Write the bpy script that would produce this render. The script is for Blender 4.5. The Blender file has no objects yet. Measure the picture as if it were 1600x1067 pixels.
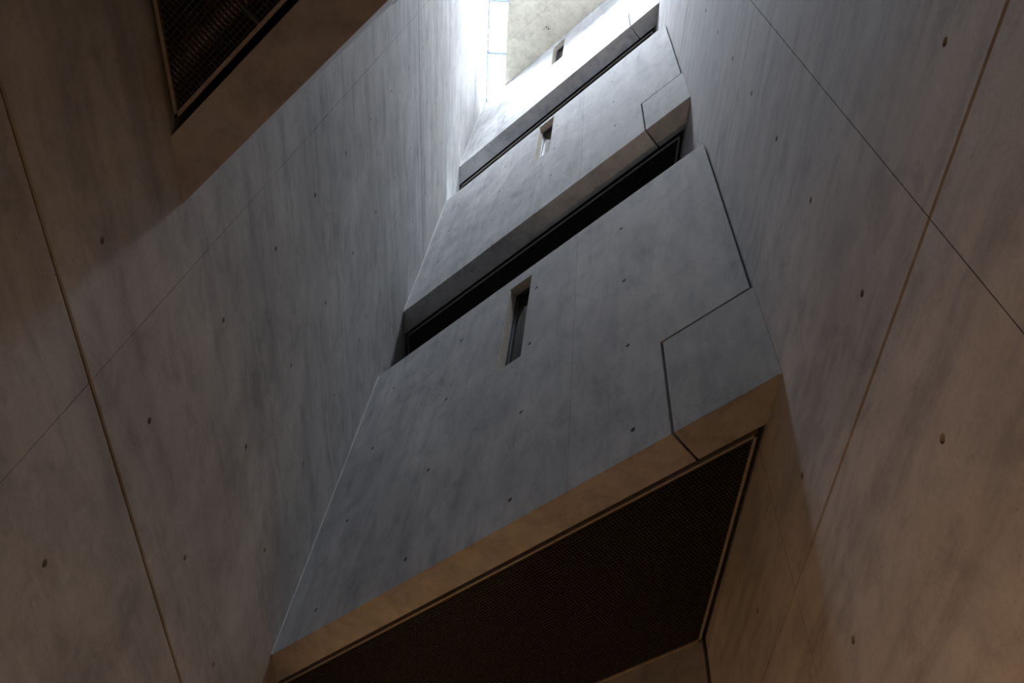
import bpy, math, random
from mathutils import Vector, Matrix
from mathutils.geometry import delaunay_2d_cdt

# ------------------------------------------------------------------ measured frame
S = 3.0            # metres per survey unit
EYE = 1.5          # camera height above the floor
XL, XR = -0.5257 * S, 0.3446 * S            # left / right wall planes
C0 = Vector((XL, 1.4996 * S, 0.0))          # corner of left wall and far wall plane
UA = Vector((0.72655, -0.68712, 0.0))       # run of the galleries (left -> right)
NF = Vector((-0.68712, -0.72655, 0.0))      # far gallery faces look this way
UP = Vector((0, 0, 1))
VOID = 0.741 * S                            # clear width between the two gallery fronts
TR = 1.1975 * S                             # gallery length along UA
TH = 0.069 * S                              # thickness of gallery fronts
DEEP = 0.457 * S                            # gallery depth behind the front
def hz(h): return h * S + EYE
LEVEL = [1.0, 2.391, 3.785]
TOPS = [2.003, 3.362, 4.82]
CEIL = hz(4.82)

# ------------------------------------------------------------------ camera
scene = bpy.context.scene
col = scene.collection
cam_d = bpy.data.cameras.new('camera')
cam_d.sensor_width = 36.0
cam_d.lens = 1258.93 / 1600 * 36.0
cam_d.clip_start = 0.02
cam = bpy.data.objects.new('camera', cam_d)
R = ((0.99515435, 0.08593134, -0.04778719),
     (-0.04540694, 0.83272338, 0.55182424),
     (0.08721251, -0.54698042, 0.83259017))
cam.matrix_world = Matrix(((R[0][0], -R[0][1], -R[0][2], 0.0),
                           (R[1][0], -R[1][1], -R[1][2], 0.0),
                           (R[2][0], -R[2][1], -R[2][2], EYE),
                           (0, 0, 0, 1)))
col.objects.link(cam)
scene.camera = cam

# ------------------------------------------------------------------ daylight, exposure
world = bpy.data.worlds.new('overcast_sky')
scene.world = world
world.use_nodes = True
bg = world.node_tree.nodes['Background']
bg.inputs['Color'].default_value = (0.86, 0.925, 1.0, 1)
bg.inputs['Strength'].default_value = 96.0
scene.view_settings.view_transform = 'Standard'
scene.view_settings.look = 'None'
scene.view_settings.gamma = 1.0
scene.view_settings.exposure = 0.0
scene.view_settings.use_curve_mapping = False
try:
    scene.cycles.use_denoising = True
    scene.cycles.max_bounces = 14
    scene.cycles.diffuse_bounces = 10
    scene.cycles.transparent_max_bounces = 12
    scene.cycles.sample_clamp_indirect = 0.0
    scene.cycles.caustics_reflective = False
    scene.cycles.caustics_refractive = False
except Exception:
    pass

# ------------------------------------------------------------------ materials
def nodes_of(name):
    m = bpy.data.materials.new(name)
    m.use_nodes = True
    nt = m.node_tree
    return m, nt, nt.nodes['Principled BSDF']

def ramp(nt, src, stops):
    r = nt.nodes.new('ShaderNodeValToRGB')
    el = r.color_ramp.elements
    while len(el) < len(stops):
        el.new(0.5)
    for e, (p, c) in zip(el, stops):
        e.position = p
        e.color = (c[0], c[1], c[2], 1) if not isinstance(c, float) else (c, c, c, 1)
    nt.links.new(src, r.inputs['Fac'])
    return r.outputs['Color']

def mult(nt, a, b, fac=1.0):
    m = nt.nodes.new('ShaderNodeMix')
    m.data_type = 'RGBA'
    m.blend_type = 'MULTIPLY'
    m.inputs['Factor'].default_value = fac
    nt.links.new(a, m.inputs['A'])
    nt.links.new(b, m.inputs['B'])
    return m.outputs['Result']

def concrete(name, dark, light, streak=0.5, speck=True, blotch=1.3, grain_dir=(1.4, 1.4, 0.16)):
    m, nt, p = nodes_of(name)
    L = nt.links.new
    add = nt.nodes.new('ShaderNodeNewGeometry')      # seams stay continuous: pattern runs through the whole wall
    def noise(scale, detail, rough, stretch=None, dist=0.0):
        v = add.outputs[0]
        if stretch:
            mp = nt.nodes.new('ShaderNodeMapping')
            mp.inputs['Scale'].default_value = stretch
            L(v, mp.inputs['Vector']); v = mp.outputs['Vector']
        n = nt.nodes.new('ShaderNodeTexNoise')
        n.inputs['Scale'].default_value = scale
        n.inputs['Detail'].default_value = detail
        n.inputs['Roughness'].default_value = rough
        n.inputs['Distortion'].default_value = dist
        L(v, n.inputs['Vector'])
        return n.outputs['Fac']
    cloud = noise(blotch, 7, 0.62, None, 0.4)
    base = ramp(nt, cloud, [(0.30, dark), (0.52, tuple((a + b) / 2 for a, b in zip(dark, light))), (0.72, light)])
    runs = noise(5.0, 6, 0.62, grain_dir, 0.3)
    c = mult(nt, base, ramp(nt, runs, [(0.30, (0.52, 0.52, 0.56)), (0.48, (0.93, 0.93, 0.94)), (0.70, (1.10, 1.08, 1.04))]), streak)
    patch = noise(3.1, 6, 0.7, tuple(max(.5, g / 1.4) for g in grain_dir), 1.2)
    c = mult(nt, c, ramp(nt, patch, [(0.34, (0.72, 0.71, 0.72)), (0.46, (1, 1, 1))]), 0.55)
    grain = noise(60, 4, 0.7)
    c = mult(nt, c, ramp(nt, grain, [(0.3, (0.86, 0.86, 0.86)), (0.7, (1.06, 1.06, 1.06))]), 0.6)
    mott = noise(8.5, 6, 0.68, tuple(max(.45, g / 1.4) for g in grain_dir), 0.8)
    c = mult(nt, c, ramp(nt, mott, [(0.36, (0.80, 0.80, 0.81)), (0.50, (1, 1, 1)), (0.66, (1.07, 1.065, 1.05))]), 0.75)
    pits = noise(120, 1, 0.4)
    if speck:
        c = mult(nt, c, ramp(nt, pits, [(0.215, (0.38, 0.36, 0.35)), (0.255, (1, 1, 1))]), 0.8)
    L(c, p.inputs['Base Color'])
    rr = ramp(nt, cloud, [(0.3, 0.78), (0.7, 0.92)])
    L(rr, p.inputs['Roughness'])
    p.inputs['Specular IOR Level'].default_value = 0.18
    b1 = nt.nodes.new('ShaderNodeBump')
    b1.inputs['Strength'].default_value = 0.07
    b1.inputs['Distance'].default_value = 0.01
    mixb = nt.nodes.new('ShaderNodeMath'); mixb.operation = 'ADD'
    L(patch, mixb.inputs[0]); L(grain, mixb.inputs[1])
    L(mixb.outputs[0], b1.inputs['Height'])
    L(b1.outputs['Normal'], p.inputs['Normal'])
    return m

def plain(name, colour, rough=0.6, metal=0.0, spec=0.4, vary=0.15, scale=30):
    m, nt, p = nodes_of(name)
    tc = nt.nodes.new('ShaderNodeTexCoord')
    n = nt.nodes.new('ShaderNodeTexNoise')
    n.inputs['Scale'].default_value = scale
    n.inputs['Detail'].default_value = 4
    nt.links.new(tc.outputs['Object'], n.inputs['Vector'])
    lo = tuple(c * (1 - vary) for c in colour)
    hi = tuple(min(1, c * (1 + vary)) for c in colour)
    nt.links.new(ramp(nt, n.outputs['Fac'], [(0.3, lo), (0.7, hi)]), p.inputs['Base Color'])
    p.inputs['Roughness'].default_value = rough
    p.inputs['Metallic'].default_value = metal
    p.inputs['Specular IOR Level'].default_value = spec
    return m

M = {}
M['wall'] = concrete('left_wall_concrete', (0.44, 0.435, 0.425), (0.66, 0.655, 0.635), 0.55, True, 1.3, (1.3, .14, 1.3))
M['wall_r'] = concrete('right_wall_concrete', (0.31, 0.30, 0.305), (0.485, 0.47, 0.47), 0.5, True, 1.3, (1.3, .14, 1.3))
M['band'] = concrete('gallery_concrete', (0.38, 0.38, 0.385), (0.58, 0.58, 0.578), 0.45, True, 1.7)
M['corbel'] = concrete('corbel_concrete', (0.34, 0.34, 0.335), (0.53, 0.53, 0.515), 0.3, True, 2.6)
M['ceiling'] = concrete('ceiling_concrete', (0.58, 0.555, 0.465), (0.75, 0.725, 0.62), 0.2, True, 1.8)
M['floor'] = concrete('floor_screed', (0.20, 0.15, 0.10), (0.28, 0.21, 0.14), 0.0, False, 1.0)
M['joint'] = plain('joint_sealant', (0.17, 0.115, 0.055), 0.8)
M['plug'] = plain('tie_hole_plug', (0.014, 0.012, 0.010), 0.85)
M['black'] = plain('plenum_black', (0.012, 0.012, 0.012), 0.9, 0, 0.2)
M['mesh'] = plain('grille_steel', (0.085, 0.078, 0.070), 0.5, 0.2)
M['frame'] = plain('grille_frame_bronze', (0.34, 0.31, 0.27), 0.5, 0.1)
M['steel'] = plain('window_steel', (0.07, 0.075, 0.085), 0.35, 0.4)
M['whiteframe'] = plain('skylight_frame_paint', (0.42, 0.52, 0.64), 0.5)
M['duct'] = plain('galvanised_duct', (0.55, 0.50, 0.43), 0.28, 1.0)
M['lining'] = plain('window_lining', (0.60, 0.545, 0.46), 0.6)
M['strip'] = plain('corner_strip', (0.52, 0.515, 0.49), 0.7)

def glass(name, ior, tint):
    m, nt, p = nodes_of(name)
    nt.nodes.remove(p)
    out = nt.nodes['Material Output']
    t = nt.nodes.new('ShaderNodeBsdfTransparent'); t.inputs['Color'].default_value = (*tint, 1)
    g = nt.nodes.new('ShaderNodeBsdfGlossy'); g.inputs['Roughness'].default_value = 0.02
    f = nt.nodes.new('ShaderNodeFresnel'); f.inputs['IOR'].default_value = ior
    mx = nt.nodes.new('ShaderNodeMixShader')
    nt.links.new(f.outputs[0], mx.inputs[0])
    nt.links.new(t.outputs[0], mx.inputs[1])
    nt.links.new(g.outputs[0], mx.inputs[2])
    nt.links.new(mx.outputs[0], out.inputs['Surface'])
    return m
M['pane'] = glass('slit_window_glass', 1.75, (0.72, 0.78, 0.78))
M['tinted'] = glass('tinted_window_glass', 1.45, (0.20, 0.205, 0.21))
M['skypane'] = glass('skylight_glass', 1.2, (0.97, 0.98, 1.0))
M['slotpane'] = glass('skylight_tinted_glass', 1.2, (0.68, 0.69, 0.70))

# ------------------------------------------------------------------ object helpers
def wloc(o):
    v = Vector(o.location)
    while o.parent:
        o = o.parent
        v += Vector(o.location)
    return v

def tag(o, label=None, cat=None, group=None, kind=None):
    if label: o['label'] = label
    if cat: o['category'] = cat
    if group: o['group'] = group
    if kind: o['kind'] = kind
    return o

def empty(name, loc, **kw):
    o = bpy.data.objects.new(name, None)
    o.empty_display_size = 0.2
    o.location = loc
    col.objects.link(o)
    return tag(o, **kw)

def mk(name, verts, faces, mat, parent=None, origin=None, smooth=False, **kw):
    """one mesh object from world-space vertices"""
    if origin is None:
        n = len(verts)
        origin = Vector((sum(v[0] for v in verts) / n, sum(v[1] for v in verts) / n, min(v[2] for v in verts)))
    origin = Vector(origin)
    me = bpy.data.meshes.new(name)
    me.from_pydata([tuple(Vector(v) - origin) for v in verts], [], faces)
    me.update()
    if smooth:
        for p in me.polygons:
            p.use_smooth = True
    me.materials.append(mat)
    o = bpy.data.objects.new(name, me)
    col.objects.link(o)
    if parent:
        o.parent = parent
        o.location = origin - wloc(parent)
    else:
        o.location = origin
    return tag(o, **kw)

def share(name, src, origin, parent, rot=None):
    o = bpy.data.objects.new(name, src.data)
    col.objects.link(o)
    o.parent = parent
    o.location = Vector(origin) - wloc(parent)
    if rot: o.rotation_euler = rot
    return o

class Frame:
    """a plane: origin, two in-plane axes, outward normal = U x V"""
    def __init__(self, O, U, V):
        self.O, self.U, self.V = Vector(O), Vector(U), Vector(V)
        self.N = self.U.cross(self.V).normalized()
    def at(self, u, v, n=0.0):
        return self.O + self.U * u + self.V * v + self.N * n

LEFT = Frame((XL, 0, 0), (0, 1, 0), UP)
RIGHT = Frame((XR, 0, 0), (0, -1, 0), UP)
FAR = Frame(C0, UA, UP)
NEAR = Frame(C0 + NF * VOID, -UA, UP)

def area(poly):
    return 0.5 * sum(a[0] * b[1] - b[0] * a[1] for a, b in zip(poly, poly[1:] + poly[:1]))

def inset(poly, d):
    n = len(poly); out = []
    for i in range(n):
        a, b, c = Vector(poly[i - 1]), Vector(poly[i]), Vector(poly[(i + 1) % n])
        e1 = (b - a).normalized(); e2 = (c - b).normalized()
        n1 = Vector((-e1.y, e1.x)); n2 = Vector((-e2.y, e2.x))
        bis = n1 + n2
        k = bis.dot(n1)
        out.append(tuple(b + bis * (d / max(k, 0.2))))
    return out

def inside(pt, poly):
    x, y = pt; r = False
    for (x1, y1), (x2, y2) in zip(poly, poly[1:] + poly[:1]):
        if (y1 > y) != (y2 > y) and x < (x2 - x1) * (y - y1) / (y2 - y1) + x1:
            r = not r
    return r

def fill(outline, holes):
    pts = []; edges = []
    for loop in [outline] + holes:
        s = len(pts); pts += [Vector(p) for p in loop]
        edges += [(s + i, s + (i + 1) % len(loop)) for i in range(len(loop))]
    vs, es, fs = delaunay_2d_cdt(pts, edges, [], 0, 1e-7)[:3]
    keep = []
    for f in fs:
        cx = sum(vs[i][0] for i in f) / len(f); cy = sum(vs[i][1] for i in f) / len(f)
        if inside((cx, cy), outline) and not any(inside((cx, cy), h) for h in holes):
            if area([tuple(vs[i]) for i in f]) < 0: f = list(reversed(f))
            keep.append(list(f))
    return [tuple(v) for v in vs], keep

HOLE_R, HOLE_D = 0.0150, 0.026
plug_mesh = {}
def panel(name, fr, poly, th, mat, parent, ties=(), cuts=(), chamfer=0.0014, groove=0.010, hole_r=HOLE_R, ends=(0, 0), **kw):
    """slab with bevelled face edges, through cuts, and round formwork tie holes with plugs set back inside"""
    if area(poly) < 0: poly = list(reversed(poly))
    front = inset(poly, chamfer) if chamfer else list(poly)
    verts = []; faces = []
    def add(pts, n):
        s = len(verts); verts.extend(fr.at(u, v, n) for u, v in pts); return s
    loops = []; mine = []
    rim = inset(poly, hole_r + 0.006)
    for t in ties:
        if inside(t, rim) and not any(inside(t, inset(list(c), -0.03)) for c in cuts):
            mine.append(t)
            loops.append([(t[0] + hole_r * math.cos(a * math.pi / 5), t[1] + hole_r * math.sin(a * math.pi / 5)) for a in range(10)])
    cuts = [list(c) if area(list(c)) > 0 else list(reversed(c)) for c in cuts]
    vs, fs = fill(front, loops + cuts)
    s = add(vs, 0); faces += [[s + i for i in f] for f in fs]
    n = len(poly)
    ulo, uhi = min(p[0] for p in poly), max(p[0] for p in poly)
    back = [(u + (ends[0] if u - ulo < 1e-6 else ends[1] if uhi - u < 1e-6 else 0), v) for u, v in poly]
    if chamfer:
        a = add(front, 0); b = add(poly, -groove)
        for i in range(n):
            j = (i + 1) % n; faces.append([a + i, b + i, b + j, a + j])
    if not chamfer: groove = 0
    b = add(poly, -groove); k = add(back, -th)
    for i in range(n):
        j = (i + 1) % n; faces.append([b + i, k + i, k + j, b + j])
    vs, fs = fill(back, cuts)
    s = add(vs, -th); faces += [[s + i for i in reversed(f)] for f in fs]
    for c in cuts:
        a = add(c, 0); b = add(c, -th); m = len(c)
        for i in range(m):
            j = (i + 1) % m; faces.append([a + i, a + j, b + j, b + i])
    for lp in loops:
        a = add(lp, 0); b = add(lp, -HOLE_D); m = len(lp)
        for i in range(m):
            j = (i + 1) % m; faces.append([a + i, a + j, b + j, b + i])
        faces.append([b + i for i in range(m)])
    o = mk(name, verts, faces, mat, parent, **kw)
    for t in mine:
        key = (round(fr.N.x, 3), round(fr.N.y, 3), round(fr.N.z, 3))
        if key not in plug_mesh:
            pv = []; pf = []
            for rr, nn in ((0.96, -HOLE_D), (0.92, -0.017), (0.62, -0.015), (0.30, -0.020)):
                pv += [fr.at(t[0] + hole_r * rr * math.cos(a * math.pi / 5), t[1] + hole_r * rr * math.sin(a * math.pi / 5), nn) for a in range(10)]
            for r in range(3):
                for i in range(10):
                    j = (i + 1) % 10
                    pf.append([r * 10 + i, r * 10 + j, r * 10 + 10 + j, r * 10 + 10 + i])
            pf.append([30 + i for i in range(10)])
            pf.append([9 - i for i in range(10)])
            plug_mesh[key] = mk('tie_hole_plug', pv, pf, M['plug'], o, origin=fr.at(t[0], t[1], 0))
        else:
            share('tie_hole_plug', plug_mesh[key], fr.at(t[0], t[1], 0), o)
    return o

def prism(pts, z0, z1):
    n = len(pts)
    if area([tuple(p[:2]) for p in pts]) < 0: pts = list(reversed(pts))
    v = [(p[0], p[1], z0) for p in pts] + [(p[0], p[1], z1) for p in pts]
    f = [[n - 1 - i for i in range(n)], [n + i for i in range(n)]]
    f += [[i, (i + 1) % n, n + (i + 1) % n, n + i] for i in range(n)]
    return v, f

class Boxes:
    def __init__(self): self.v = []; self.f = []
    def obox(self, o, a, b, c):
        """box from corner o along three edge vectors"""
        o, a, b, c = map(Vector, (o, a, b, c))
        if a.cross(b).dot(c) < 0: a, b = b, a
        s = len(self.v)
        self.v += [o, o + a, o + a + b, o + b, o + c, o + a + c, o + a + b + c, o + b + c]
        self.f += [[s + i for i in q] for q in ((0, 3, 2, 1), (4, 5, 6, 7), (0, 1, 5, 4), (1, 2, 6, 5), (2, 3, 7, 6), (3, 0, 4, 7))]
    def make(self, name, mat, parent=None, **kw):
        return mk(name, self.v, self.f, mat, parent, **kw)

def gplan(t, d):
    """plan point: t along the galleries, d in front (+) or behind (-) of the far gallery face"""
    p = C0 + UA * t + NF * d
    return (p.x, p.y)

def on_wall(x, d):
    """plan point on the plane X = x at distance d from the far gallery face"""
    t = (x - C0.x - NF.x * d) / UA.x
    return gplan(t, d)

# ------------------------------------------------------------------ side walls
def side_wall(name, fr, sign, rows, cols, ties, label, mat='wall'):
    """rows: (height, joint half width); cols: Y of the seams"""
    ys = [c * S for c in cols]
    u = [sign * y for y in ys]; u.sort()
    z0, z1 = rows[0][0], rows[-1][0]
    b = Boxes()
    b.obox(fr.at(u[0], z0, -0.030), fr.U * (u[-1] - u[0]), fr.V * (z1 - z0), fr.N * -0.30)
    root = b.make(name, M['joint'], label=label, kind='structure')
    for (za, ga), (zb, gb) in zip(rows, rows[1:]):
        for ua, ub in zip(u, u[1:]):
            panel('concrete_panel', fr, [(ua, za + ga), (ub, za + ga), (ub, zb - gb), (ua, zb - gb)], 0.030, M[mat], root, ties, chamfer=0.0019, groove=.016)
    for z, g in rows[1:-1]:
        if g > .003:
            b = Boxes()
            b.obox(fr.at(u[0], z - g + .0003, -.009 if z < hz(1) else -.022), fr.U * (u[-1] - u[0]), fr.V * (2 * g - .0006), fr.N * -.02)
            b.make('joint_filler', M['joint'], root)
    return root

zrow = [.552, .798, 1.055, 1.309, 1.562, 1.815, 2.072, 2.332, 2.590, 2.843, 3.093, 3.352, 3.602, 3.86, 4.12, 4.38, 4.64]
ties_l = [(y * S, hz(z)) for y in (.171, .438, .706, .973, 1.241, 1.520) for z in [.04, .30] + zrow]
side_wall('wall_left', LEFT, 1,
          [(0, 0), (hz(.708), .0085), (hz(1.702), 0), (hz(2.775), .011), (hz(3.785), .002), (CEIL + .12, 0)],
          [-1.2, -.49, .042, .575, 1.107, 1.64, 2.3], ties_l,
          'tall left concrete wall with tie holes and brown recessed joint')
ties_r = [(-y * S, hz(z)) for y in (-.108, .165, .438, .715, .989) for z in [.05, .31, .567, .820, 1.082, 1.338, 1.596, 1.857, 2.116, 2.374, 2.63, 2.89, 3.15, 3.41, 3.67, 3.93, 4.19, 4.45]]
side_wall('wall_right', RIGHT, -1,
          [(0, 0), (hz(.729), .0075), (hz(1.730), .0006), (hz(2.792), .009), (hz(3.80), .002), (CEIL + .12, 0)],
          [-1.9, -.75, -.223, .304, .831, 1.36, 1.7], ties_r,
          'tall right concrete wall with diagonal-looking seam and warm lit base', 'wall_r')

# back walls (behind the far galleries and behind the camera), floor
def gallery_quad(d0, d1):
    return [on_wall(XL, d0), on_wall(XR, d0), on_wall(XR, d1), on_wall(XL, d1)]
BACKF = Frame(C0 - NF * DEEP, UA, UP)
tb0 = (XL - C0.x + NF.x * DEEP) / UA.x + .001
tb1 = (XR - .02 - C0.x + NF.x * DEEP) / UA.x
BW = (-.36 * S, .30 * S, hz(2.95), hz(3.70))     # daylight window of the middle gallery
wb = empty('wall_back', (*gplan((tb0 + tb1) / 2, -DEEP), 0), label='rear concrete wall under the lowest ceiling grille', kind='structure')
for za, zb in ((0, hz(1) + .2), (hz(1) + .2, hz(2.391) + .2), (hz(2.391) + .2, hz(3.785) + .2), (hz(3.785) + .2, CEIL + .12)):
    ct = [[(BW[0], BW[2]), (BW[1], BW[2]), (BW[1], BW[3]), (BW[0], BW[3])]] if za < BW[2] < zb else []
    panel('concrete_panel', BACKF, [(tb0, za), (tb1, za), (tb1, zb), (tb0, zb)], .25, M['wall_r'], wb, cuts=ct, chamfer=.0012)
w6 = empty('window_6', BACKF.at((BW[0] + BW[1]) / 2, BW[2], -.1), label='daylight window at the back of the middle gallery', kind='structure')
for a0, a1, c0, c1 in ((BW[0], BW[0] + .04, BW[2], BW[3]), (BW[1] - .04, BW[1], BW[2], BW[3]), (BW[0] + .04, BW[1] - .04, BW[2], BW[2] + .04), (BW[0] + .04, BW[1] - .04, BW[3] - .04, BW[3])):
    b = Boxes(); b.obox(BACKF.at(a0, c0, -.10), BACKF.U * (a1 - a0), UP * (c1 - c0), BACKF.N * -.05); b.make('frame', M['steel'], w6)
b = Boxes(); b.obox(BACKF.at(BW[0] + .04, BW[2] + .04, -.12), BACKF.U * (BW[1] - BW[0] - .08), UP * (BW[3] - BW[2] - .08), BACKF.N * -.01); b.make('pane', M['tinted'], w6)
pl3 = bpy.data.lights.new('window_portal', 'AREA')
pl3.shape = 'RECTANGLE'; pl3.size = BW[1] - BW[0]; pl3.size_y = BW[3] - BW[2]
try: pl3.cycles.is_portal = True
except Exception: pass
po3 = bpy.data.objects.new('window_portal', pl3)
po3.matrix_world = Matrix.Translation(BACKF.at((BW[0] + BW[1]) / 2, (BW[2] + BW[3]) / 2, -.26)) @ Matrix((BACKF.U, UP, BACKF.U.cross(UP))).transposed().to_4x4() @ Matrix.Rotation(math.pi, 4, 'Y')
col.objects.link(po3)
v, f = prism([on_wall(XR - .021, -DEEP - .05), on_wall(XR + .001, -DEEP - .05), on_wall(XR + .001, -DEEP - .25), on_wall(XR - .021, -DEEP - .25)], 0, CEIL + .12)
mk('shadow_gap_strip', v, f, M['black'], wb)
v, f = prism([on_wall(XL, VOID + DEEP), on_wall(XR, VOID + DEEP), on_wall(XR, VOID + DEEP + .25), on_wall(XL, VOID + DEEP + .25)], 0, CEIL + .12)
mk('wall_front', v, f, M['wall'], label='concrete wall behind the viewer', kind='structure')
v, f = prism([on_wall(XL, -DEEP), on_wall(XR, -DEEP), on_wall(XR, VOID + DEEP), on_wall(XL, VOID + DEEP)], -0.2, 0)
mk('floor', v, f, M['floor'], label='dark screed floor at the foot of the shaft', kind='structure')

# ------------------------------------------------------------------ ceiling panels and roof
CEILF = Frame(C0 + UP * CEIL, UA, NF)       # looks down; u = t, v = distance in front of far face
def clip(poly, side):
    out = []
    for a, b in zip(poly, poly[1:] + poly[:1]):
        da, db = side(a), side(b)
        if da >= 0: out.append(a)
        if (da >= 0) != (db >= 0):
            k = da / (da - db)
            out.append((a[0] + (b[0] - a[0]) * k, a[1] + (b[1] - a[1]) * k))
    return out
def cx(p): return C0.x + UA.x * p[0] + NF.x * p[1]
SLOT = -0.400 * S                            # edge of the roof slot along the left wall
XEND = 0.30                                  # where that second slot stops
SLOT2 = VOID - .33 * S                      # edge of the roof slot along the viewer's side
b = Boxes()
roof_o = [on_wall(SLOT + .001, -DEEP - .3), on_wall(XR + .3, -DEEP - .3), on_wall(XR + .3, SLOT2), on_wall(SLOT + .001, SLOT2)]
v, f = prism(roof_o, CEIL + .03, CEIL + .16)
ceiling = mk('ceiling', v, f, M['ceiling'], label='flat concrete ceiling at the head of the shaft', kind='structure')
tl = [-2.4] + [(.43 + .255 * k) * S for k in range(-4, 8)]
dl = [-.20] + [(.18 + .36 * k) * S for k in range(0, 5)]
for ta, tb in zip(tl, tl[1:]):
    for da, db in zip(dl, dl[1:]):
        poly = [(ta, da), (tb, da), (tb, db), (ta, db)]
        poly = clip(poly, lambda p: cx(p) - SLOT)
        if len(poly) > 2: poly = clip(poly, lambda p: XR - .001 - cx(p))
        if len(poly) > 2: poly = clip(poly, lambda p: SLOT2 - p[1])
        if len(poly) > 2: poly = clip(poly, lambda p: p[1] - .004)
        if len(poly) > 2 and abs(area(poly)) > .004:
            mid = (sum(p[0] for p in poly) / len(poly), sum(p[1] for p in poly) / len(poly))
            panel('ceiling_panel', CEILF, poly, 0.03, M['ceiling'], ceiling,
                  [(.5743 * S, .1005 * S), (.5761 * S, .0855 * S)], chamfer=.0010, hole_r=.013)
v, f = prism([on_wall(XEND, SLOT2 + .001), on_wall(XR + .3, SLOT2 + .001), on_wall(XR + .3, VOID + .002), on_wall(XEND, VOID + .002)], CEIL, CEIL + .16)
mk('ceiling_panel', v, f, M['ceiling'], ceiling)
# roof over the slot ends (galleries)
for nm, d0, d1, xe in (('trim_1', -DEEP - .3, -.002, SLOT), ('trim_2', VOID + .002, VOID + DEEP + .3, XR + .3)):
    v, f = prism([on_wall(XL - .3, d0), on_wall(xe, d0), on_wall(xe, d1), on_wall(XL - .3, d1)], CEIL + .0005, CEIL + .16)
    mk(nm, v, f, M['ceiling'], label='concrete roof strip closing the end of the skylight', kind='structure')

# ------------------------------------------------------------------ skylight in the slot
sky = empty('window_1', ((XL + SLOT) / 2, 1.2 * S, CEIL), kind='structure',
            label='narrow bright skylight slot between left wall and concrete ceiling')
ya, yb = .40 * S, 1.66 * S
b = Boxes()
for x0, x1 in ((XL + .028, XL + .060), (SLOT - .012, SLOT - .001)):
    b.obox((x0, ya, CEIL + .01), (x1 - x0, 0, 0), (0, yb - ya, 0), (0, 0, .06))
b.make('frame', M['whiteframe'], sky)
ym = [ya] + [(.622 + .2885 * k) * S for k in range(0, 4)] + [yb]
bar0 = None
for y in ym:
    o = (XL + .060, y - .024, CEIL + .01)
    if bar0 is None:
        b = Boxes(); b.obox(o, (SLOT - XL - .072, 0, 0), (0, .048, 0), (0, 0, .05))
        bar0 = b.make('glazing_bar', M['whiteframe'], sky, origin=o)
    else:
        share('glazing_bar', bar0, o, sky)
for y0, y1 in zip(ym, ym[1:]):
    b = Boxes(); b.obox((XL + .001, y0 + .001, CEIL + .072), (SLOT - XL - .002, 0, 0), (0, y1 - y0 - .002, 0), (0, 0, .008))
    b.make('pane', M['slotpane'], sky)
# the slot turns the corner and runs on along the viewer's side
sky2 = empty('window_5', (*on_wall(0, (SLOT2 + VOID) / 2), CEIL), kind='structure',
             label='skylight slot continuing above the viewer along the near parapet')
for x0, x1, d0, d1 in ((SLOT, XEND, SLOT2, SLOT2 + .012), (SLOT, XEND, VOID - .052, VOID - .035)):
    v, f = prism([on_wall(x0, d0), on_wall(x1, d0), on_wall(x1, d1), on_wall(x0, d1)], CEIL + .01, CEIL + .07)
    mk('frame', v, f, M['whiteframe'], sky2)
xs = [SLOT + (XEND - SLOT) * k / 3 for k in range(4)]
for x0, x1 in zip(xs, xs[1:]):
    v, f = prism([on_wall(x0 + .001, SLOT2), on_wall(x1 - .001, SLOT2), on_wall(x1 - .001, VOID - .001), on_wall(x0 + .001, VOID - .001)], CEIL + .072, CEIL + .080)
    mk('pane', v, f, M['skypane'], sky2)
    v, f = prism([on_wall(x0 - .011, SLOT2 + .012), on_wall(x0 + .011, SLOT2 + .012), on_wall(x0 + .011, VOID - .052), on_wall(x0 - .011, VOID - .052)], CEIL + .01, CEIL + .06)
    mk('glazing_bar', v, f, M['whiteframe'], sky2)
pl2 = bpy.data.lights.new('skylight_portal', 'AREA')
pl2.shape = 'RECTANGLE'; pl2.size = TR + .1; pl2.size_y = VOID - SLOT2
try: pl2.cycles.is_portal = True
except Exception: pass
po2 = bpy.data.objects.new('skylight_portal', pl2)
po2.location = (*gplan(TR / 2 + .3, (SLOT2 + VOID) / 2), CEIL + .13)
_mid = Vector((*on_wall((SLOT + XEND) / 2, (SLOT2 + VOID) / 2), CEIL + .13))
po2.location = _mid
po2.rotation_euler = (0, 0, math.atan2(UA.y, UA.x))
pl2.size = (XEND - XL) / UA.x + .3
col.objects.link(po2)
pl = bpy.data.lights.new('skylight_portal', 'AREA')
pl.shape = 'RECTANGLE'; pl.size = SLOT - XL; pl.size_y = yb - ya
try: pl.cycles.is_portal = True
except Exception: pass
po = bpy.data.objects.new('skylight_portal', pl)
po.location = ((XL + SLOT) / 2, (ya + yb) / 2, CEIL + .12)
col.objects.link(po)

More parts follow.
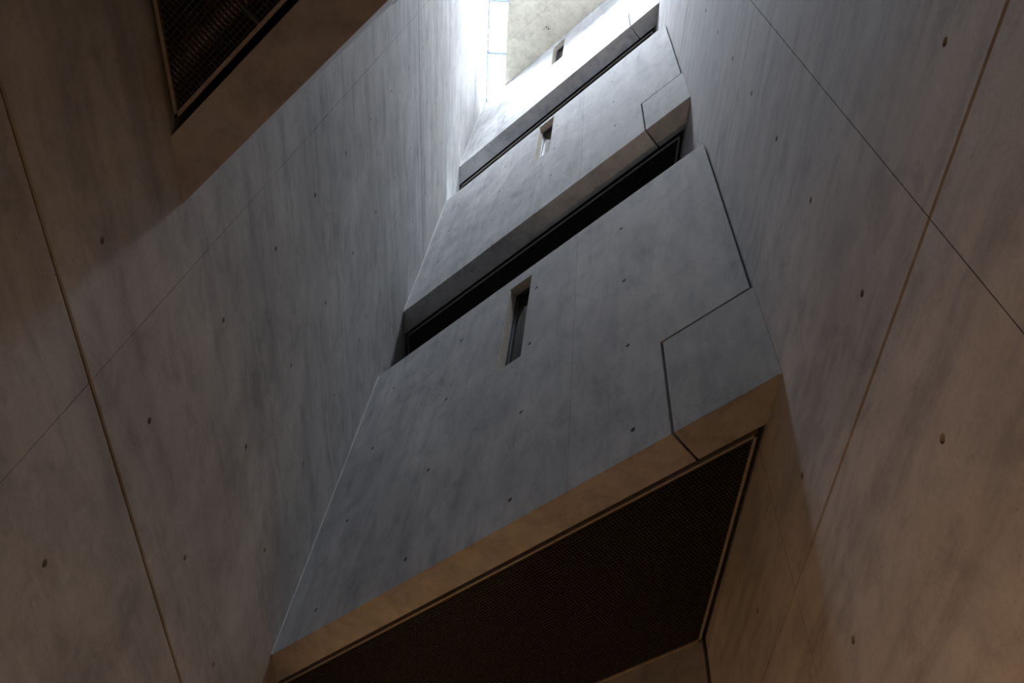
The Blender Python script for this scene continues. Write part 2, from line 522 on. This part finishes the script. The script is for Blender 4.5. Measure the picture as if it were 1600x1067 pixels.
# ------------------------------------------------------------------ gallery fronts
GAP = 0.015
SKEW = -TH * .68712 / .72655                # wall ends follow the oblique side walls
TSEAM = (.25 * S, .79 * S)
TCORB = [1.0065 * S, 1.040 * S, 1.045 * S]
WT = (.551 * S, .632 * S)
rows_b = [(1.063, 1.320, 1.580, 1.847), (2.637, 2.900, 3.160), (3.970, 4.235, 4.495)]
win_h = [(1.550, 1.949), (2.926, 3.334), (4.318, 4.731)]
ORD = ['lowest', 'middle', 'topmost']
WDESC = ['brown-lit reveal', 'bright reflection in its lower half', 'blue-grey pane close under the ceiling']
def slit_window(i, fr, w):
    z0, z1 = hz(win_h[i][0]), hz(win_h[i][1])
    root = empty('window_%d' % (i + 2), fr.at((w[0] + w[1]) / 2, z0, -.08), kind='structure',
                 label='%s slit window in the parapet walls, %s' % (ORD[i], WDESC[i]))
    n0, n1 = -.075, -.105
    def ring(nm, a0, a1, c0, c1, wd, na, nb, mat):
        b = Boxes(); dv = fr.N * (nb - na)
        b.obox(fr.at(a0, c0, na), fr.U * wd, fr.V * (c1 - c0), dv)
        b.obox(fr.at(a1 - wd, c0, na), fr.U * wd, fr.V * (c1 - c0), dv)
        b.obox(fr.at(a0 + wd, c0, na), fr.U * (a1 - a0 - 2 * wd), fr.V * wd, dv)
        b.obox(fr.at(a0 + wd, c1 - wd, na), fr.U * (a1 - a0 - 2 * wd), fr.V * wd, dv)
        return b.make(nm, mat, root)
    ring('frame', w[0], w[1], z0, z1, .014, n0, n1, M['steel'])
    ring('casement', w[0] + .016, w[1] - .016, z0 + .016, z1 - .016, .016, n0 - .012, n1 - .012, M['steel'])
    for nm, o_, a_, c_ in (('jamb_lining', (w[0] + .0005, z0), .006, z1 - z0), ('jamb_lining', (w[1] - .0065, z0), .006, z1 - z0),
                           ('head_lining', (w[0] + .0065, z1 - .0065), w[1] - w[0] - .013, .006)):
        for na, nb in ((-.004, n0), (n1, -TH + .002)):
            b = Boxes(); b.obox(fr.at(o_[0], o_[1], na), fr.U * a_, fr.V * c_, fr.N * (nb - na)); b.make(nm, M['lining'], root)
    b = Boxes(); b.obox(fr.at(w[0] + .03, z0 + .03, n0 - .024), fr.U * (w[1] - w[0] - .06), fr.V * (z1 - z0 - .06), fr.N * -.006)
    b.make('pane', M['pane'], root)

def gallery_front(i, fr, far):
    z0, z1 = hz(LEVEL[i]), hz(TOPS[i])
    zc = hz(LEVEL[i] + .26)
    where = 'opposite the viewer' if far else 'overhead on the viewer side'
    if far:
        label = ['lowest concrete parapet wall with tall slit window, above the large black grille',
                 'middle concrete parapet wall with slit window and mottled grey face',
                 'topmost bright concrete parapet wall directly under the ceiling'][i]
    else:
        label = ['dark brown concrete soffit beam overhead in the upper left corner',
                 'pale concrete edge above the upper left soffit beam',
                 'highest concrete parapet on the viewer side of the shaft'][i]
    root = empty('parapet_wall', fr.at(TR / 2, z0, -TH / 2), label=label, cat='parapet', group='parapet walls around the shaft')
    ties = [(t * S, hz(h)) for t in (.115, .384, .656, .930) for h in rows_b[i]]
    tr = TR - .022
    if far:
        cuts = [[(WT[0], hz(win_h[i][0])), (WT[1], hz(win_h[i][0])), (WT[1], hz(win_h[i][1])), (WT[0], hz(win_h[i][1]))]]
        tc = TCORB[i] - GAP
        panel('wall_panel', fr, [(0, z0), (TSEAM[0], z0), (TSEAM[0], z1), (0, z1)], TH, M['band'], root, ties, ends=(SKEW, 0))
        panel('wall_panel', fr, [(TSEAM[0], z0), (TSEAM[1], z0), (TSEAM[1], z1), (TSEAM[0], z1)], TH, M['band'], root, ties, cuts)
        panel('wall_panel', fr, [(TSEAM[1], z0), (tc, z0), (tc, zc + GAP), (tr, zc + GAP), (tr, z1), (TSEAM[1], z1)], TH, M['band'], root, ties, ends=(0, SKEW))
        slit_window(i, fr, WT)
        v, f = prism([gplan(-.001, -.001), gplan(.006, -.001), gplan(.007, .0), on_wall(XL + .0010, .006), on_wall(XL - .0005, .007)], z0 + .004, z1)
        mk('corner_bead', v, f, M['strip'], root)
        cr = panel('corbel', fr, [(TCORB[i], z0), (TR - .001, z0), (TR - .001, zc), (TCORB[i], zc)], TH, M['corbel'], None, chamfer=.002, groove=.002, ends=(0, SKEW))
        tag(cr, ['lowest concrete support block, at the right end above the black grille',
                 'middle concrete support block, at the right end of the mottled parapet wall',
                 'topmost pale concrete support block, cut by the upper picture edge'][i], 'corbel', 'support blocks on the right wall')
    else:
        panel('wall_panel', fr, [(0, z0), (TR * .45, z0), (TR * .45, z1), (0, z1)], TH, M['band'], root, (), ends=(SKEW, 0))
        panel('wall_panel', fr, [(TR * .45, z0), (TR, z0), (TR, z1), (TR * .45, z1)], TH, M['band'], root, (), ends=(0, SKEW))
    return root
# near frame runs from the right wall to the left wall
NEAR = Frame(Vector((*on_wall(XR, VOID), 0)), -UA, UP)
for i in range(3): gallery_front(i, FAR, True)
for i in range(3): gallery_front(i, NEAR, False)

# ------------------------------------------------------------------ gallery slabs (black plenum above each grille)
def quad_between(d0, d1, e=0.0):
    return [on_wall(XL + e, d0), on_wall(XR - e, d0), on_wall(XR - e, d1), on_wall(XL + e, d1)]
for i in range(3):
    for far in (True, False):
        z = hz(LEVEL[i])
        d0, d1 = (-TH - .001, -DEEP) if far else (VOID + TH + .001, VOID + DEEP)
        v, f = prism(quad_between(d0, d1), z + .38, z + .50)
        sl = mk('gallery_slab', v, f, M['ceiling'], label='%s gallery floor slab with black painted underside %s' % (ORD[i], 'behind the grille' if far else 'on the viewer side'), kind='structure')
        v, f = prism(quad_between(d0, d1), z + .36, z + .379)
        mk('plenum_lining', v, f, M['black'], sl)

# ------------------------------------------------------------------ ceiling grilles
def grille(i, far, label):
    z = hz(LEVEL[i]) + .004
    sgn = -1 if far else 1
    dn = (-TH if far else VOID + TH) + sgn * .030          # edge next to the parapet
    df = (-DEEP if far else VOID + DEEP) - sgn * .004
    e = .030
    P = lambda x, d: Vector((*on_wall(x, d), z))
    root = empty('ceiling_grille', (P(XL, dn) + P(XR, df)) / 2, label=label, cat='grille', group='black ceiling grilles under the galleries')
    xa, xb = XL + e, XR - e
    W = .014
    rails = [((xa, dn), (xb, dn), (xb, dn + sgn * W), (xa, dn + sgn * W)),
             ((xa, df), (xb, df), (xb, df - sgn * W), (xa, df - sgn * W)),
             ((xa, dn), (xa + W, dn), (xa + W, df), (xa, df)),
             ((xb, dn), (xb - W, dn), (xb - W, df), (xb, df))]
    for r in rails:
        v, f = prism([on_wall(*q) for q in r], z, z + .03)
        mk('frame_rail', v, f, M['frame'], root)
    b = Boxes()
    pitch, wd, dp = .020, .0022, .018
    lo, hi = min(dn, df) + W, max(dn, df) - W
    d = lo + pitch / 2
    while d < hi:
        p, q = P(xa + W, d), P(xb - W, d)
        b.obox(p - NF * wd / 2 + UP * .004, q - p, NF * wd, UP * dp)
        d += pitch
    tmin = -2.6; t = tmin
    while t < TR + 2.8:
        # the straight bar at gallery position t, clipped to the side walls
        a, c = lo, hi
        # x = C0.x + UA.x t + NF.x d  must lie in [xa+W, xb-W]
        k0 = (xb - W - C0.x - UA.x * t) / NF.x
        k1 = (xa + W - C0.x - UA.x * t) / NF.x
        a, c = max(a, min(k0, k1)), min(c, max(k0, k1))
        if c - a > .005:
            p = Vector((*gplan(t, a), z)); q = Vector((*gplan(t, c), z))
            b.obox(p - UA * wd / 2 + UP * .004, q - p, UA * wd, UP * dp)
        t += pitch
    b.make('grille_mesh', M['mesh'], root, kind='stuff')
    # stiffening bars seen as slightly heavier lines
    for tt in (() if far else (.36, .80)):
        t = tt * S + (0 if far else .17 * S)
        k0 = (xb - W - C0.x - UA.x * t) / NF.x; k1 = (xa + W - C0.x - UA.x * t) / NF.x
        a, c = max(lo, min(k0, k1)), min(hi, max(k0, k1))
        if c - a > .05:
            b = Boxes(); p = Vector((*gplan(t, a), z)); q = Vector((*gplan(t, c), z))
            b.obox(p - UA * .004 + UP * .0035, q - p, UA * .008, UP * .03)
            b.make('stiffener', M['mesh'], root)
    return root
grille(0, True, 'large black ceiling grille at the bottom, under the lowest parapet wall')
grille(1, True, 'long dark ceiling grille between the lowest and middle parapet walls')
grille(2, True, 'thin strip of ceiling grille between the middle and topmost parapet walls')
grille(0, False, 'black ceiling grille overhead in the upper left corner, duct shining through')

# shiny duct above the grille on the viewer's side
def duct(d, zc, r, t0, t1, label):
    segs = 24; n = int((t1 - t0) / .02); v = []; f = []
    for k in range(n + 1):
        t = t0 + (t1 - t0) * k / n
        x, y = gplan(t, d)
        rr = r * (1.0 + (.012 if k % 2 else 0))
        for a in range(segs):
            an = a * 2 * math.pi / segs
            o = Vector((x, y, zc)) + NF * (rr * math.cos(an)) + UP * (rr * math.sin(an))
            v.append(o)
    for k in range(n):
        for a in range(segs):
            c = (a + 1) % segs
            f.append([k * segs + a, k * segs + c, (k + 1) * segs + c, (k + 1) * segs + a])
    f.append([a for a in range(segs)][::-1]); f.append([n * segs + a for a in range(segs)])
    mk('ventilation_duct', v, f, M['duct'], smooth=True, label=label, cat='duct')
duct(VOID + .125 * S, hz(1) + .17, .09, 2.15, 5.2, 'shiny ribbed ventilation duct glinting behind the upper left grille')

# ------------------------------------------------------------------ warm floor uplights below the soffits
def uplight(t, d, power, label, spread=130, colour=(1.0, .52, .18)):
    x, y = gplan(t, d)
    root = empty('floor_uplight', (x, y, 0), label=label, cat='lamp', group='warm floor uplights')
    seg = 24; v = []; f = []
    prof = ((.085, 0), (.085, .012), (.070, .016), (.062, .016), (.060, .006))
    for r, z in prof:
        v += [(x + r * math.cos(a * 2 * math.pi / seg), y + r * math.sin(a * 2 * math.pi / seg), z) for a in range(seg)]
    for k in range(len(prof) - 1):
        for a in range(seg):
            c = (a + 1) % seg
            f.append([k * seg + a, k * seg + c, (k + 1) * seg + c, (k + 1) * seg + a])
    mk('trim_ring', v, f, M['steel'], root)
    lv = [(x + .06 * math.cos(a * 2 * math.pi / seg), y + .06 * math.sin(a * 2 * math.pi / seg), .008) for a in range(seg)]
    lm, nt, p = nodes_of('uplight_lens')
    p.inputs['Emission Color'].default_value = (1, .58, .25, 1)
    p.inputs['Emission Strength'].default_value = 4
    mk('lens', lv, [list(range(seg))], lm, root)
    ld = bpy.data.lights.new('uplight_lamp', 'AREA')
    ld.shape = 'DISK'; ld.size = .11; ld.energy = power; ld.color = colour; ld.spread = math.radians(spread)
    lo = bpy.data.objects.new('uplight_lamp', ld)
    lo.rotation_euler = (math.pi, 0, 0)
    col.objects.link(lo)
    lo.parent = root
    lo.location = (0, 0, .03)
uplight(1.02 * S, -.20 * S, 1.2, 'floor uplight under the right end of the lowest grille')
uplight(.30 * S, -.22 * S, .5, 'floor uplight under the left end of the lowest grille')
uplight(.98 * S, .36 * S, 3.2, 'unseen narrow floor uplight added to warm the upper soffits', 25, (1.0, .72, .45))  # added fill: narrow warm beam for the middle and topmost soffits

def wall_lamp(y, z, power, label, spread=180):
    root = empty('wall_lamp', (XL, y, z), label=label, cat='lamp', group='round wall lamps low on the left wall')
    seg = 28; v = []; f = []
    prof = ((.11, .0), (.11, .02), (.10, .03), (.092, .03), (.090, .018))
    for r, dx in prof:
        v += [(XL + dx, y + r * math.cos(a * 2 * math.pi / seg), z + r * math.sin(a * 2 * math.pi / seg)) for a in range(seg)]
    for k in range(len(prof) - 1):
        for a in range(seg):
            c = (a + 1) % seg
            f.append([k * seg + a, k * seg + c, (k + 1) * seg + c, (k + 1) * seg + a])
    mk('trim_ring', v, f, M['steel'], root)
    lm, nt, p = nodes_of('wall_lamp_lens')
    p.inputs['Emission Color'].default_value = (1, .58, .25, 1)
    p.inputs['Emission Strength'].default_value = 8
    mk('lens', [(XL + .02, y + .09 * math.cos(a * 2 * math.pi / seg), z + .09 * math.sin(a * 2 * math.pi / seg)) for a in range(seg)], [list(range(seg))], lm, root)
    ld = bpy.data.lights.new('wall_lamp_light', 'AREA')
    ld.shape = 'DISK'; ld.size = .17; ld.energy = power; ld.color = (1.0, .52, .18); ld.spread = math.radians(spread)
    lo = bpy.data.objects.new('wall_lamp_light', ld)
    lo.rotation_euler = (0, -math.pi / 2, 0)
    col.objects.link(lo); lo.parent = root; lo.location = (.035, 0, 0)
wall_lamp(4.75, 2.5, 14, 'round lamp low on the left wall under the lowest grille')
wall_lamp(1.40, .60, 26, 'unseen round lamp added low on the left wall to warm the right wall', 120)  # added fill, spread limited so it mainly warms the lower right wall
